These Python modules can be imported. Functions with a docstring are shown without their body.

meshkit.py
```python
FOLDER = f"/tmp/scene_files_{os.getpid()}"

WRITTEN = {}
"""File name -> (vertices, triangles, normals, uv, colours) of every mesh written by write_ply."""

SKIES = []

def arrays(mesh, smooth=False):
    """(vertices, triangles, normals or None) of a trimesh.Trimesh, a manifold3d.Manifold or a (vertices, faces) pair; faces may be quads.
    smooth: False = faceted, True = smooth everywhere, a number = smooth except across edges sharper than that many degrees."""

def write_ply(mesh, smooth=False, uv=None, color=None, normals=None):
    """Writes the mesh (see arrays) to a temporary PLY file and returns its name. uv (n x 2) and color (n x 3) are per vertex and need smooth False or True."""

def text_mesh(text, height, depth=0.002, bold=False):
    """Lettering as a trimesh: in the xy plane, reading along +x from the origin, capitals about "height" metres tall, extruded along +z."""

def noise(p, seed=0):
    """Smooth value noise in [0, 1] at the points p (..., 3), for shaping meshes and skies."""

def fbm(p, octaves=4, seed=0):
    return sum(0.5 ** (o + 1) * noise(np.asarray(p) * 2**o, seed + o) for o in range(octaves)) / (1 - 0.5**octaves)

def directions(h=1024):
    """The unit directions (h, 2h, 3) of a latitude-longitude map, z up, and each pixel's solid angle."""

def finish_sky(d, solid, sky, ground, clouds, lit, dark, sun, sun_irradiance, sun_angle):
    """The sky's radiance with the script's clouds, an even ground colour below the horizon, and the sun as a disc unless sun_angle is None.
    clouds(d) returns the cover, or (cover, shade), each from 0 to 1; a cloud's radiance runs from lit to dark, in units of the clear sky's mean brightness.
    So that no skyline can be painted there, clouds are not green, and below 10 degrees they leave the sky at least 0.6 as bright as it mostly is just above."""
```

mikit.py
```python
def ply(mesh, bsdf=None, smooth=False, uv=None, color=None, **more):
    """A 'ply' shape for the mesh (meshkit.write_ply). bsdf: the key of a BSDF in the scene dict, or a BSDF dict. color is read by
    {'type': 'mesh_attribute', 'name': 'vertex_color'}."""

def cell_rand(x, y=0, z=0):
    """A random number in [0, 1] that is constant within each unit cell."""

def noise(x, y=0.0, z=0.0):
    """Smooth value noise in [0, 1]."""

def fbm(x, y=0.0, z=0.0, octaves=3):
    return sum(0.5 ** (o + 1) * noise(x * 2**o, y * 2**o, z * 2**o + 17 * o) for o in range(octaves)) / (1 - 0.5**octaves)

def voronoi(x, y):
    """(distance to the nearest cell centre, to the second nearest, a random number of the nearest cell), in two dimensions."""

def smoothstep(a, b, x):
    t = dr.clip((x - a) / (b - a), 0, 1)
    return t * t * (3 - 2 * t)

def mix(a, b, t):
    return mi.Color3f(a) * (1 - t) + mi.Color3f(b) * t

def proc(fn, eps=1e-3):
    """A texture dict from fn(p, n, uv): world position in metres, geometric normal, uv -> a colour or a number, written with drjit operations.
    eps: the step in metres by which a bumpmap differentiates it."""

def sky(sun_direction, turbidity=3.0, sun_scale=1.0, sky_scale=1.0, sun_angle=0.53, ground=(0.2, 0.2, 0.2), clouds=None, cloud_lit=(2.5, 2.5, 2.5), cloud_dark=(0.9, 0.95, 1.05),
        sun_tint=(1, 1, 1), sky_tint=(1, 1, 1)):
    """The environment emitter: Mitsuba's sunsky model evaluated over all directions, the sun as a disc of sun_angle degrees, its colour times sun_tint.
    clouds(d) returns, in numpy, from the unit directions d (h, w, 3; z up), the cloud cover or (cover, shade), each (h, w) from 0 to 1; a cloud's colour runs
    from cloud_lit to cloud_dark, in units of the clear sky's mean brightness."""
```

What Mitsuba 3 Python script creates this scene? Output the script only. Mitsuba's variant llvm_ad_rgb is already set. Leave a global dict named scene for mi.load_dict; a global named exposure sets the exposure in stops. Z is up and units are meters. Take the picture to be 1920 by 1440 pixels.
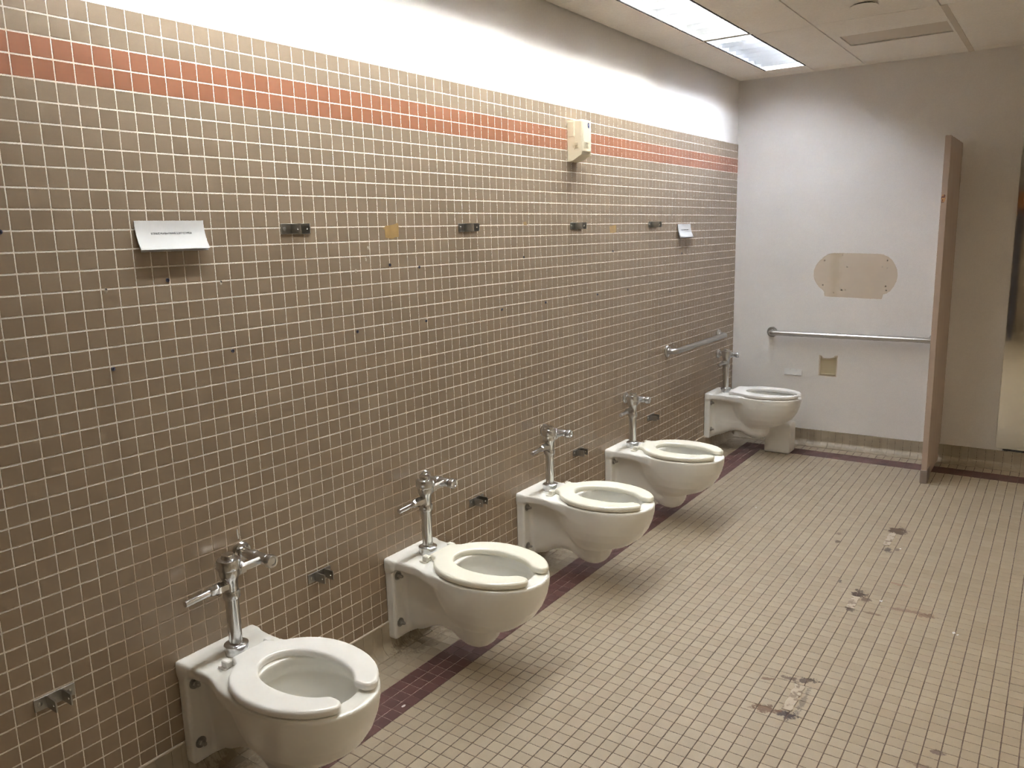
import math, random
import numpy as np, trimesh, manifold3d
import mitsuba as mi, drjit as dr
from shapely.geometry import Polygon, Point, box as sbox
from shapely import affinity
import shapely
import mikit, meshkit
from mikit import proc, noise, fbm, cell_rand, smoothstep, mix

rng = random.Random(7)
T = mi.ScalarTransform4f
scene, labels = {}, {}

# ---------------------------------------------------------------- camera
CAM = np.array([2.07074, -0.96338, 1.60082])
RIGHT, DOWN, FWD = (np.array(r) for r in ((0.823351, 0.566989, -0.024831), (0.085620, -0.167347, -0.982173), (-0.561037, 0.806547, -0.186331)))
FOCAL = 1496.79
scene['camera'] = {'type': 'perspective', 'fov': math.degrees(2 * math.atan(960 / FOCAL)), 'fov_axis': 'x', 'near_clip': 0.01, 'far_clip': 100.0,
                   'to_world': T().look_at(origin=CAM.tolist(), target=(CAM + FWD).tolist(), up=(-DOWN).tolist())}
# ---------------------------------------------------------------- light: fluorescent tubes in the recessed fixtures (radiance per tube)
TUBE_WARM, TUBE_COOL, TUBE_RIGHT = (40.5, 41.6, 40.6), (27.0, 29.4, 33.2), (8.4, 7.0, 4.8)
exposure = 2.25

# ---------------------------------------------------------------- sizes of the room
YE = 5.0016            # end wall
YB = -4.3              # wall behind the camera
XR = 3.6               # wall on the right
CZ = 2.636             # ceiling
PC, PR = 0.049617, 0.0508   # wall tile pitch along the wall and up
ZT = 2.1928            # top of the wall tiles
CAP = 0.118            # top of the cove base
FX0, FPX = 0.0341, 0.0498   # floor joints across
FY0, FPY = 1.2283, 0.0495   # floor joints along
BX0, BX1 = FX0 + 3 * FPX, FX0 + 6 * FPX          # dark border band along the left wall
BY0, BY1 = FY0 + 70 * FPY, FY0 + 73 * FPY        # dark border band along the end wall

# ================================================================ helpers
used = {}
def key_for(name, parent=None):
    full = f'{parent}__{name}' if parent else name
    if full not in used:
        used[full] = 0
        return full
    used[full] += 1
    return f'{full}_{used[full]:03d}'

def put(name, shape, parent=None, to_world=None):
    k = key_for(name, parent)
    s = dict(shape)
    if to_world is not None:
        s['to_world'] = to_world
    scene[k] = s
    return k

def ply(mesh, mat, smooth=30, **more):
    return mikit.ply(mesh, mat, smooth=smooth, **more)

def thing(name):
    return key_for(name)

def tag(k, label=None, cat=None, group=None, kind=None):
    d = labels.setdefault(k, {})
    for a, b in (('label', label), ('category', cat), ('group', group), ('kind', kind)):
        if b: d[a] = b

def place(loc, rz=0.0):
    return T().translate([float(v) for v in loc]).rotate([0, 0, 1], rz)

def box(x0, x1, y0, y1, z0, z1):
    return trimesh.creation.box(bounds=[[x0, y0, z0], [x1, y1, z1]])

def cham(x0, x1, y0, y1, z0, z1, b=0.002):
    """box with bevelled edges (hull of three boxes)"""
    pts = []
    for a in (x0, x1):
        for c in (y0, y1):
            for d in (z0, z1):
                sx, sy, sz = (1 if a == x0 else -1), (1 if c == y0 else -1), (1 if d == z0 else -1)
                pts += [(a + sx * b, c + sy * b, d), (a + sx * b, c, d + sz * b), (a, c + sy * b, d + sz * b)]
    return trimesh.convex.convex_hull(np.array(pts))

def cat(*ms):
    return trimesh.util.concatenate([m for x in ms for m in (x if isinstance(x, (list, tuple)) else [x])])

AX = {'x': np.array([[0, 0, 1], [1, 0, 0], [0, 1, 0]], float), 'y': np.array([[0, 1, 0], [0, 0, 1], [1, 0, 0]], float), 'z': np.eye(3)}
def lathe(profile, axis='z', at=(0, 0, 0), n=32, flip=False):
    """profile: (radius, height) pairs; revolved about the axis"""
    p = np.array(profile, float)
    m = trimesh.creation.revolve(p, sections=n)
    m.fix_normals()
    v = np.array(m.vertices)
    if flip: v = v * [1, -1, -1]
    m.vertices = v @ AX[axis].T + np.array(at)
    return m

def rod(p0, p1, r, n=20, b=0.0015):
    p0, p1 = np.array(p0, float), np.array(p1, float)
    L = np.linalg.norm(p1 - p0)
    b = min(b, r * 0.5, L * 0.3)
    m = trimesh.creation.revolve(np.array([(0, 0), (r - b, 0), (r, b), (r, L - b), (r - b, L), (0, L)]), sections=n)
    m.fix_normals()
    m.apply_transform(trimesh.geometry.align_vectors([0, 0, 1], (p1 - p0) / L))
    m.vertices = np.array(m.vertices) + p0
    return m

def tube_path(pts, r, n=20):
    """round tube along a polyline (parallel transport), closed ends"""
    pts = np.array(pts, float)
    t = np.gradient(pts, axis=0); t /= np.linalg.norm(t, axis=1, keepdims=True)
    u = np.cross(t[0], [0.123, 0.31, 0.9]); u /= np.linalg.norm(u)
    a = np.arange(n) * 2 * np.pi / n
    rings = []
    for i in range(len(pts)):
        u = u - t[i] * (u @ t[i]); u /= np.linalg.norm(u)
        w = np.cross(t[i], u)
        rings.append(pts[i] + r * (np.cos(a)[:, None] * u + np.sin(a)[:, None] * w))
    v = np.vstack(rings + [pts[:1], pts[-1:]])
    f, m = [], len(pts)
    k = np.arange(n); k2 = (k + 1) % n
    for i in range(m - 1):
        f += [np.stack([i * n + k, i * n + k2, (i + 1) * n + k2], 1), np.stack([i * n + k, (i + 1) * n + k2, (i + 1) * n + k], 1)]
    f += [np.stack([k2, k, k * 0 + m * n], 1), np.stack([(m - 1) * n + k, (m - 1) * n + k2, k * 0 + m * n + 1], 1)]
    return trimesh.Trimesh(v, np.vstack(f), process=False)

def extrude(poly, h):
    gs = [g for g in getattr(poly, 'geoms', [poly]) if g.area > 1e-9]
    return cat([trimesh.creation.extrude_polygon(g, h, engine='earcut') for g in gs])

def on_end(poly, depth, y):
    """polygon in (x, z) of the end wall, its face towards the room at y, solid behind it"""
    m = extrude(poly, depth)
    v = np.array(m.vertices)
    m.vertices = np.stack([v[:, 0], y + v[:, 2], v[:, 1]], 1)
    m.invert()
    return m

def surface_net(F, o, h):
    """triangle mesh of F < 0 on a regular grid"""
    s = F < 0
    nx, ny, nz = F.shape
    c = [s[a:nx - 1 + a, b:ny - 1 + b, d:nz - 1 + d] for a in (0, 1) for b in (0, 1) for d in (0, 1)]
    n = sum(x.astype(np.int8) for x in c)
    act = (n > 0) & (n < 8)
    idx = np.full(act.shape, -1); idx[act] = np.arange(act.sum())
    I = np.argwhere(act)
    acc, cnt = np.zeros((len(I), 3)), np.zeros(len(I))
    for ax in range(3):
        for p in (0, 1):
            for q in (0, 1):
                a = np.zeros(3, int); oth = [k for k in range(3) if k != ax]
                a[oth[0]], a[oth[1]] = p, q
                b = a.copy(); b[ax] = 1
                fa = F[tuple((I + a).T)]; fb = F[tuple((I + b).T)]
                m = (fa < 0) != (fb < 0)
                t = fa[m] / (fa[m] - fb[m])
                acc[m] += I[m] + a + (b - a) * t[:, None]; cnt[m] += 1
    v = acc / cnt[:, None] * h + o
    faces = []
    for ax in range(3):
        oth = [(ax + 1) % 3, (ax + 2) % 3]
        sl = [slice(None)] * 3; sl2 = [slice(None)] * 3
        sl[ax] = slice(0, F.shape[ax] - 1); sl2[ax] = slice(1, F.shape[ax])
        A, B = s[tuple(sl)], s[tuple(sl2)]
        E = np.argwhere(A != B)
        ok = (E[:, oth[0]] > 0) & (E[:, oth[1]] > 0) & (E[:, oth[0]] < F.shape[oth[0]] - 1) & (E[:, oth[1]] < F.shape[oth[1]] - 1)
        E = E[ok]
        d0, d1 = np.zeros(3, int), np.zeros(3, int); d0[oth[0]] = 1; d1[oth[1]] = 1
        q = np.stack([idx[tuple((E - d0 - d1).T)], idx[tuple((E - d1).T)], idx[tuple(E.T)], idx[tuple((E - d0).T)]], 1)
        inside = A[tuple(E.T)]
        q[~inside] = q[~inside][:, ::-1]
        faces += [q[:, [0, 1, 2]], q[:, [0, 2, 3]]]
    return trimesh.Trimesh(v, np.vstack(faces), process=False)

def smin(a, b, k):
    h = np.clip(0.5 + 0.5 * (b - a) / k, 0, 1)
    return b * (1 - h) + a * h - k * h * (1 - h)
def smax(a, b, k):
    return -smin(-a, -b, k)

def project(P):
    c = np.atleast_2d(P) - CAM
    z = np.maximum(c @ FWD, 1e-6)
    return np.stack([960 + FOCAL * (c @ RIGHT) / z, 720 + FOCAL * (c @ DOWN) / z], 1), c @ FWD

# ================================================================ materials
def mat(name, **kw):
    b = {'type': 'principled'}
    for k, v in kw.items():
        if k == 'base_color' and isinstance(v, tuple): v = {'type': 'rgb', 'value': list(v)}
        b[k] = v
    scene[name] = {'type': 'twosided', 'bsdf': b}
    return name
def metal(name, color, rough):
    return mat(name, base_color=color, metallic=1.0, roughness=rough)

def wall_tile_fn(p, n, uv):
    r = cell_rand(p.y / PC, (p.z - ZT) / PR, 3)
    g = noise(p.y * 900, p.z * 900, p.x * 900) * 0.06 + fbm(p.y * 14, p.z * 14, 2.0) * 0.10
    return mix((0.214, 0.158, 0.108), (0.243, 0.183, 0.128), r * 0.75 + 0.12) * (0.92 + g)
mat('wall_tile_glaze', base_color=proc(wall_tile_fn), roughness=0.42, specular=0.45)
def stripe_fn(p, n, uv):
    r = cell_rand(p.y / PC, (p.z - ZT) / PR, 5)
    return mix((0.240, 0.095, 0.052), (0.264, 0.108, 0.061), r) * (0.95 + 0.08 * fbm(p.y * 16, p.z * 16, 4.0))
mat('stripe_tile_glaze', base_color=proc(stripe_fn), roughness=0.42, specular=0.45)
STREAK = [(0.30, 0.50), (1.18, 0.45), (2.08, 0.45), (2.98, 0.45), (4.45, 0.5)]   # soap and lime stains in the joints around the valves
def grout_fn(p, n, uv):
    k = fbm(p.y * 30, p.z * 30, 1.0)
    c = mix((0.66, 0.61, 0.555), (0.78, 0.74, 0.69), k)
    m = mi.Float(0)
    for y, z in STREAK:
        d = dr.sqrt(dr.square((p.y - y) / 0.30) + dr.square((p.z - z) / 0.34))
        m = dr.maximum(m, smoothstep(1.1, 0.55, d + 0.9 * (fbm(p.y * 9, p.z * 9, y) - 0.5)))
    return mix(c, (0.40, 0.31, 0.22), m * 0.8)
mat('wall_grout', base_color=proc(grout_fn), roughness=0.9)
def plaster_fn(p, n, uv):
    return mix((0.74, 0.72, 0.69), (0.78, 0.76, 0.735), fbm(p.x * 3 + p.y * 3, p.z * 3, 1.0)) * (0.97 + 0.06 * noise(p.x * 260 + p.y * 260, p.z * 260, 3.0))
mat('wall_paint', base_color=proc(plaster_fn), roughness=0.75, specular=0.25)
def bare_fn(p, n, uv):
    a = fbm(p.x * 7, p.z * 7, 2.0)
    b = smoothstep(0.05, 0.0, dr.abs(p.x - 0.72) + 0.06 * (fbm(p.x * 20, p.z * 20, 9.0) - 0.5))
    return mix(mix((0.56, 0.48, 0.385), (0.62, 0.54, 0.44), a), (0.50, 0.42, 0.30), b * 0.6)
mat('bare_plaster', base_color=proc(bare_fn), roughness=0.9)
mat('niche_tan', base_color=(0.47, 0.405, 0.275), roughness=0.8)
mat('white_plastic', base_color=(0.80, 0.80, 0.79), roughness=0.5)
mat('dark_hole', base_color=(0.03, 0.025, 0.02), roughness=0.9)

STAINS_AND_SHADE = [  # x, y, half width, half length, turn, colour, strength: rust and grime round the old floor fixings, dirt and painted shade under the toilets
    (1.430, 1.513, .032, .026, 0.2, (.022, .012, .011), 1.0), (1.350, 1.516, .045, .022, 0.1, (.085, .040, .018), .9), (1.424, 1.760, .040, .020, 0.4, (.050, .032, .022), .9),
    (1.375, 1.742, .030, .014, 0, (.075, .046, .030), .85), (1.310, 1.702, .022, .008, 0.4, (.12, .062, .036), .8), (1.452, 1.640, .010, .085, 0, (.11, .085, .065), .75),
    (1.434, 2.580, .032, .040, 0, (.035, .020, .013), 1.0), (1.434, 2.408, .022, .018, 0, (.045, .032, .024), .9), (1.470, 2.545, .020, .030, .5, (.07, .038, .024), .85),
    (1.640, 2.520, .075, .016, .15, (.15, .085, .058), .7), (1.715, 2.510, .030, .022, .4, (.12, .060, .036), .75), (1.520, 2.421, .030, .012, 0, (.13, .08, .05), .75),
    (1.445, 3.470, .045, .050, 0.3, (.045, .024, .014), .95), (1.447, 3.165, .022, .035, 0, (.05, .035, .03), .9), (1.490, 3.190, .012, .020, 0, (.08, .05, .04), .7),
    (1.215, 3.160, .014, .020, 0, (.07, .042, .028), .85), (1.196, 3.278, .012, .016, 0, (.13, .085, .06), .7), (1.336, 2.674, .010, .016, 0, (.07, .05, .04), .9),
    (1.565, 2.778, .040, .010, 0, (.20, .12, .08), .7), (1.868, 1.568, .020, .014, .5, (.08, .05, .045), .85), (1.835, 1.470, .035, .010, 0, (.12, .075, .05), .7),
    (0.060, 1.260, .060, .150, 0, (.17, .13, .085), .75), (0.055, 0.400, .060, .160, 0, (.17, .13, .085), .7), (0.060, 2.180, .055, .150, 0, (.18, .14, .095), .65), (0.060, 3.080, .055, .150, 0, (.18, .14, .095), .6), (0.08, 4.56, .07, .16, 0, (.16, .125, .09), .6)]  # below each toilet: dirt together with shade painted into the colour
def stained_and_shaded(c, p):
    wob = fbm(p.x * 55, p.y * 55, 5.0) - 0.5
    fine = noise(p.x * 240, p.y * 240, 3.0)
    for x, y, a, b, t, col, s in STAINS_AND_SHADE:
        ct, st = math.cos(t), math.sin(t)
        u, v = ((p.x - x) * ct + (p.y - y) * st) / a, (-(p.x - x) * st + (p.y - y) * ct) / b
        m = smoothstep(1.15, 0.60, dr.sqrt(u * u + v * v) + 1.5 * wob + 0.55 * (fine - 0.5))
        c = mix(c, col, m * s)
    return c
def floor_tile_fn(p, n, uv):
    i, j = (p.x - FX0) / FPX, (p.y - FY0) / FPY
    r, q = cell_rand(i, j, 1), cell_rand(i, j, 2)
    c = mix((0.258, 0.214, 0.157), (0.284, 0.240, 0.181), r)
    c = mix(c, (0.272, 0.220, 0.166), smoothstep(0.75, 0.95, q) * 0.6)
    c = c * (0.93 + 0.10 * fbm(p.x * 2.2, p.y * 2.2, 7.0, 4) + 0.05 * noise(p.x * 500, p.y * 500, 1.0))
    return stained_and_shaded(c, p)
mat('floor_tile_matt', base_color=proc(floor_tile_fn), roughness=0.55, specular=0.35)
def border_fn(p, n, uv):
    r = cell_rand((p.x - FX0) / FPX, (p.y - FY0) / FPY, 4)
    return stained_and_shaded(mix((0.046, 0.019, 0.018), (0.066, 0.027, 0.025), r) * (0.9 + 0.2 * fbm(p.x * 40, p.y * 40, 1.0)), p)
mat('border_tile_matt', base_color=proc(border_fn), roughness=0.45, specular=0.4)
def floor_grout_fn(p, n, uv):
    b = dr.select((p.x > BX0 - 0.004) & (p.x < BX1 - 0.004) & (p.y < BY1), 1.0, 0.0)
    c = mix((0.050, 0.030, 0.024), (0.095, 0.062, 0.048), fbm(p.x * 20, p.y * 20, 2.0))
    left = dr.select(p.x < BX0, 1.0, 0.0)
    c = mix(c, (0.30, 0.25, 0.19), left * 0.8)
    return mix(c, (0.24, 0.19, 0.17), b * smoothstep(0.35, 0.6, fbm(p.x * 16, p.y * 16, 6.0)))
mat('floor_grout', base_color=proc(floor_grout_fn), roughness=0.95)
def base_fn(p, n, uv):
    r = cell_rand((p.x + p.y) / FPY, 0.5, 8)
    c = mix((0.275, 0.228, 0.165), (0.315, 0.266, 0.20), r) * (0.9 + 0.2 * fbm(p.x * 18 + p.y * 18, p.z * 40, 3.0))
    return stained_and_shaded(c, p)
mat('base_tile_matt', base_color=proc(base_fn), roughness=0.5, specular=0.35)

def ceramic_fn(p, n, uv):
    return mix((0.805, 0.800, 0.760), (0.835, 0.830, 0.795), fbm(p.x * 6, p.y * 6, p.z * 6))
mat('vitreous_china', base_color=proc(ceramic_fn), roughness=0.16, specular=0.5)
mat('seat_cream', base_color=(0.80, 0.785, 0.69), roughness=0.25, specular=0.45)
mat('seat_white', base_color=(0.85, 0.84, 0.82), roughness=0.25, specular=0.45)
metal('chrome', (0.64, 0.645, 0.65), 0.045)
metal('brushed_steel', (0.50, 0.485, 0.46), 0.30)
metal('dull_zinc', (0.37, 0.36, 0.34), 0.32)
metal('bolt_zinc', (0.38, 0.375, 0.36), 0.30)
mat('paper', base_color=(0.54, 0.54, 0.545), roughness=0.8)
mat('ink', base_color=(0.04, 0.04, 0.045), roughness=0.8)
mat('blue_plastic', base_color=(0.018, 0.019, 0.040), roughness=0.5)
def chip_fn(p, n, uv):
    return mix((0.48, 0.43, 0.37), (0.27, 0.22, 0.17), smoothstep(0.45, 0.65, noise(p.y * 260, p.z * 260, 1.0)))
mat('chipped_bisque', base_color=proc(chip_fn), roughness=0.9)
def residue_fn(p, n, uv):
    return mix((0.36, 0.235, 0.095), (0.29, 0.185, 0.075), fbm(p.y * 60, p.z * 60, 1.0))
mat('yellow_adhesive', base_color=proc(residue_fn), roughness=0.35, specular=0.5)
mat('beige_plastic', base_color=(0.66, 0.60, 0.45), roughness=0.4, specular=0.4)
mat('logo_blue', base_color=(0.03, 0.035, 0.09), roughness=0.5)
def ceil_fn(p, n, uv):
    return mix((0.69, 0.655, 0.595), (0.74, 0.705, 0.65), fbm(p.x * 5, p.y * 5, 1.0)) * (0.95 + 0.08 * noise(p.x * 160, p.y * 160, 1.0))
mat('ceiling_board', base_color=proc(ceil_fn), roughness=0.95)
mat('plenum_dark', base_color=(0.05, 0.045, 0.04), roughness=0.95)
mat('slot_black', base_color=(0.018, 0.017, 0.016), roughness=0.8)
mat('fixture_white', base_color=(0.80, 0.80, 0.80), roughness=0.45)
metal('reflector', (0.66, 0.66, 0.67), 0.45)
metal('blade_aluminium', (0.48, 0.485, 0.495), 0.32)
mat('old_caulk', base_color=(0.42, 0.36, 0.285), roughness=0.8)
mat('diffuser_tan', base_color=(0.52, 0.46, 0.38), roughness=0.6)
def laminate_fn(p, n, uv):
    return mix((0.36, 0.275, 0.225), (0.40, 0.315, 0.26), fbm(p.y * 30 + p.x * 30, p.z * 4, 2.0))
mat('partition_laminate', base_color=proc(laminate_fn), roughness=0.5, specular=0.4)
mat('shoe_metal', base_color=(0.24, 0.20, 0.18), metallic=0.6, roughness=0.45)
def sticker_fn(p, n, uv):
    return mix((0.45, 0.24, 0.10), (0.16, 0.07, 0.05), smoothstep(0.5, 0.6, noise(p.x * 120, p.z * 120, 2.0)))
mat('orange_sticker', base_color=proc(sticker_fn), roughness=0.6)
def mortar_fn(p, n, uv):
    return mix((0.37, 0.325, 0.275), (0.20, 0.16, 0.125), smoothstep(0.45, 0.7, fbm(p.x * 70, p.y * 70, 1.0)))
mat('old_mortar', base_color=proc(mortar_fn), roughness=0.95)
metal('mirror_silver', (0.80, 0.79, 0.74), 0.02)
mat('door_dark', base_color=(0.06, 0.042, 0.032), roughness=0.5)
mat('post_navy', base_color=(0.025, 0.024, 0.035), roughness=0.5)
mat('orange_panel', base_color=(0.42, 0.17, 0.055), roughness=0.5)
mat('frame_tan', base_color=(0.62, 0.53, 0.43), roughness=0.6)
scene['toilet_water'] = {'type': 'dielectric', 'int_ior': 1.33, 'ext_ior': 1.0}

# ================================================================ the shell
def structure(name, mesh, m, smooth=False, label=None):
    k = put(name, ply(mesh, m, smooth))
    tag(k, label, None, None, 'structure')
    return k
structure('floor', box(-0.05, XR, YB, YE + 0.02, -0.06, -0.0012), 'floor_grout', label='restroom floor of small cream tiles with a dark maroon border')
WY0 = -2.6
structure('wall_left', cat(box(-0.10, -0.0008, YB, YE, -0.05, ZT - 0.002)), 'wall_grout', label='long left wall of tan tiles with an orange stripe')
put('plaster', ply(box(-0.10, -0.008, YB, YE + 0.01, ZT - 0.002, CZ + 0.03), 'wall_paint', False), 'wall_left')
tag('wall_left__plaster', 'white plaster above the tiles')
def far_tile_fn(p, n, uv):
    u, w = dr.select(dr.abs(n.x) > 0.5, p.y, p.x) / PR, (p.z - ZT) / PR
    fu, fw = u - dr.floor(u), w - dr.floor(w)
    j = dr.select((fu < 0.08) | (fw < 0.08), 1.0, 0.0)
    return mix(mix((0.250, 0.192, 0.150), (0.290, 0.226, 0.178), cell_rand(u, w, 3)), (0.66, 0.61, 0.555), j)
mat('far_wall_tile', base_color=proc(far_tile_fn), roughness=0.42)
structure('wall_right', box(XR, XR + 0.1, YB, YE + 0.1, -0.05, CZ + 0.03), 'wall_paint')
structure('wall_back', box(-0.1, XR + 0.1, YB - 0.1, YB, -0.05, CZ + 0.03), 'wall_paint')
put('tile_facing', ply(box(0.0, XR - 0.013, YB, YB + 0.004, 0.0, ZT), 'far_wall_tile', False), 'wall_back')
put('orange_band', ply(cham(0.0, XR - 0.013, YB + 0.0005, YB + 0.008, 1.68, 2.05, 0.002), 'orange_panel', False), 'wall_back')

# ---- end wall: paint skin with a shape left bare, plaster behind it
PATCH = [(0.575, 1.25), (0.577, 1.286), (0.589, 1.317), (0.611, 1.349), (0.64, 1.376), (0.673, 1.397), (0.71, 1.403), (0.776, 1.402), (0.849, 1.401), (0.921, 1.398), (0.992, 1.396), (1.027, 1.391), (1.056, 1.378), (1.082, 1.358), (1.104, 1.326), (1.12, 1.289), (1.125, 1.251), (1.121, 1.214), (1.106, 1.176), (1.084, 1.142), (1.062, 1.126), (1.043, 1.122), (1.034, 1.088), (0.974, 1.088), (0.902, 1.09), (0.829, 1.094), (0.755, 1.094), (0.657, 1.098), (0.651, 1.133), (0.639, 1.145), (0.615, 1.164), (0.595, 1.191), (0.582, 1.215)]
HOLES = [(0.645, 1.351, .005), (0.765, 1.388, .0035), (0.798, 1.306, .004), (1.055, 1.35, .005), (1.026, 1.308, .0028), (1.056, 1.3, .0028), (0.641, 1.179, .005), (0.769, 1.145, .0065), (0.795, 1.146, .003), (0.716, 1.126, .0035), (1.052, 1.176, .005), (1.058, 1.148, .0045), (0.437, 0.552, .003), (0.485, 0.552, .003)]
NICHE = [(0.64, 0.678), (0.658, 0.669), (0.67, 0.656), (0.697, 0.654), (0.724, 0.657), (0.74, 0.665), (0.749, 0.676), (0.768, 0.677), (0.768, 0.612), (0.764, 0.521), (0.641, 0.523)]
patch, niche = Polygon(PATCH), Polygon(NICHE)
whole = sbox(-0.1, -0.05, XR + 0.1, CZ + 0.03)
holes = shapely.union_all([Point(x, z).buffer(r, 6) for x, z, r in HOLES])
structure('wall_end', on_end(whole.difference(niche.buffer(-0.008)).difference(holes), 0.03, YE + 0.0018), 'bare_plaster', label='white painted end wall behind the far toilet')
put('paint', ply(on_end(whole.difference(patch).difference(niche).difference(holes), 0.0018, YE), 'wall_paint', False), 'wall_end')
put('hole_backing', ply(box(0.3, 1.2, YE + 0.0318, YE + 0.036, 0.4, 1.5), 'dark_hole', False), 'wall_end')
nb = on_end(niche.buffer(0.004), 0.006, YE + 0.016)
put('niche_back', ply(nb, 'niche_tan', False), 'wall_end')
put('niche_ledge', ply(cham(0.652, 0.756, YE - 0.004, YE + 0.016, 0.532, 0.541, 0.002), 'niche_tan', False), 'wall_end')
tag('wall_end__niche_back', 'shallow tan recess left by a removed paper holder')

# ---- tiles: one small bevelled slab, its back open
def slabs(u0, u1, v0, v1, back, front, b, frame):
    """many slabs at once; arrays of rectangles; frame(u, v, w) -> xyz"""
    u0, u1, v0, v1 = (np.asarray(a, float) for a in (u0, u1, v0, v1))
    n = len(u0)
    ring = lambda i, w: [frame(u0 + i, v0 + i, w), frame(u1 - i, v0 + i, w), frame(u1 - i, v1 - i, w), frame(u0 + i, v1 - i, w)]
    P = np.stack(ring(0, np.full(n, back)) + ring(0, np.full(n, front - b)) + ring(b, np.full(n, front)), 1)   # n x 12 x 3
    f = []
    for a in (0, 4):
        for k in range(4):
            k2 = (k + 1) % 4
            f += [(a + k, a + k2, a + 4 + k2), (a + k, a + 4 + k2, a + 4 + k)]
    f += [(8, 9, 10), (8, 10, 11)]
    F = (np.array(f)[None] + (np.arange(n) * 12)[:, None, None]).reshape(-1, 3)
    return trimesh.Trimesh(P.reshape(-1, 3), F, process=False)

def split_parts(u0, u1, v0, v1, frame, front, most=300):
    """indices of the rectangles that show largest in the frame of the photograph"""
    c = [project(frame(a, b, np.full(len(u0), front))) for a, b in ((u0, v0), (u1, v0), (u1, v1), (u0, v1))]
    q = np.stack([x[0] for x in c], 1); z = np.stack([x[1] for x in c], 1).min(1)
    area = 0.5 * np.abs(sum(q[:, i, 0] * q[:, (i + 1) % 4, 1] - q[:, (i + 1) % 4, 0] * q[:, i, 1] for i in range(4)))
    m = q.mean(1)
    area[(z < 0.05) | (m[:, 0] < 0) | (m[:, 0] > 1920) | (m[:, 1] < 0) | (m[:, 1] > 1440)] = 0
    order = np.argsort(-area)[:most]
    return order[area[order] > 0]

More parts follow.
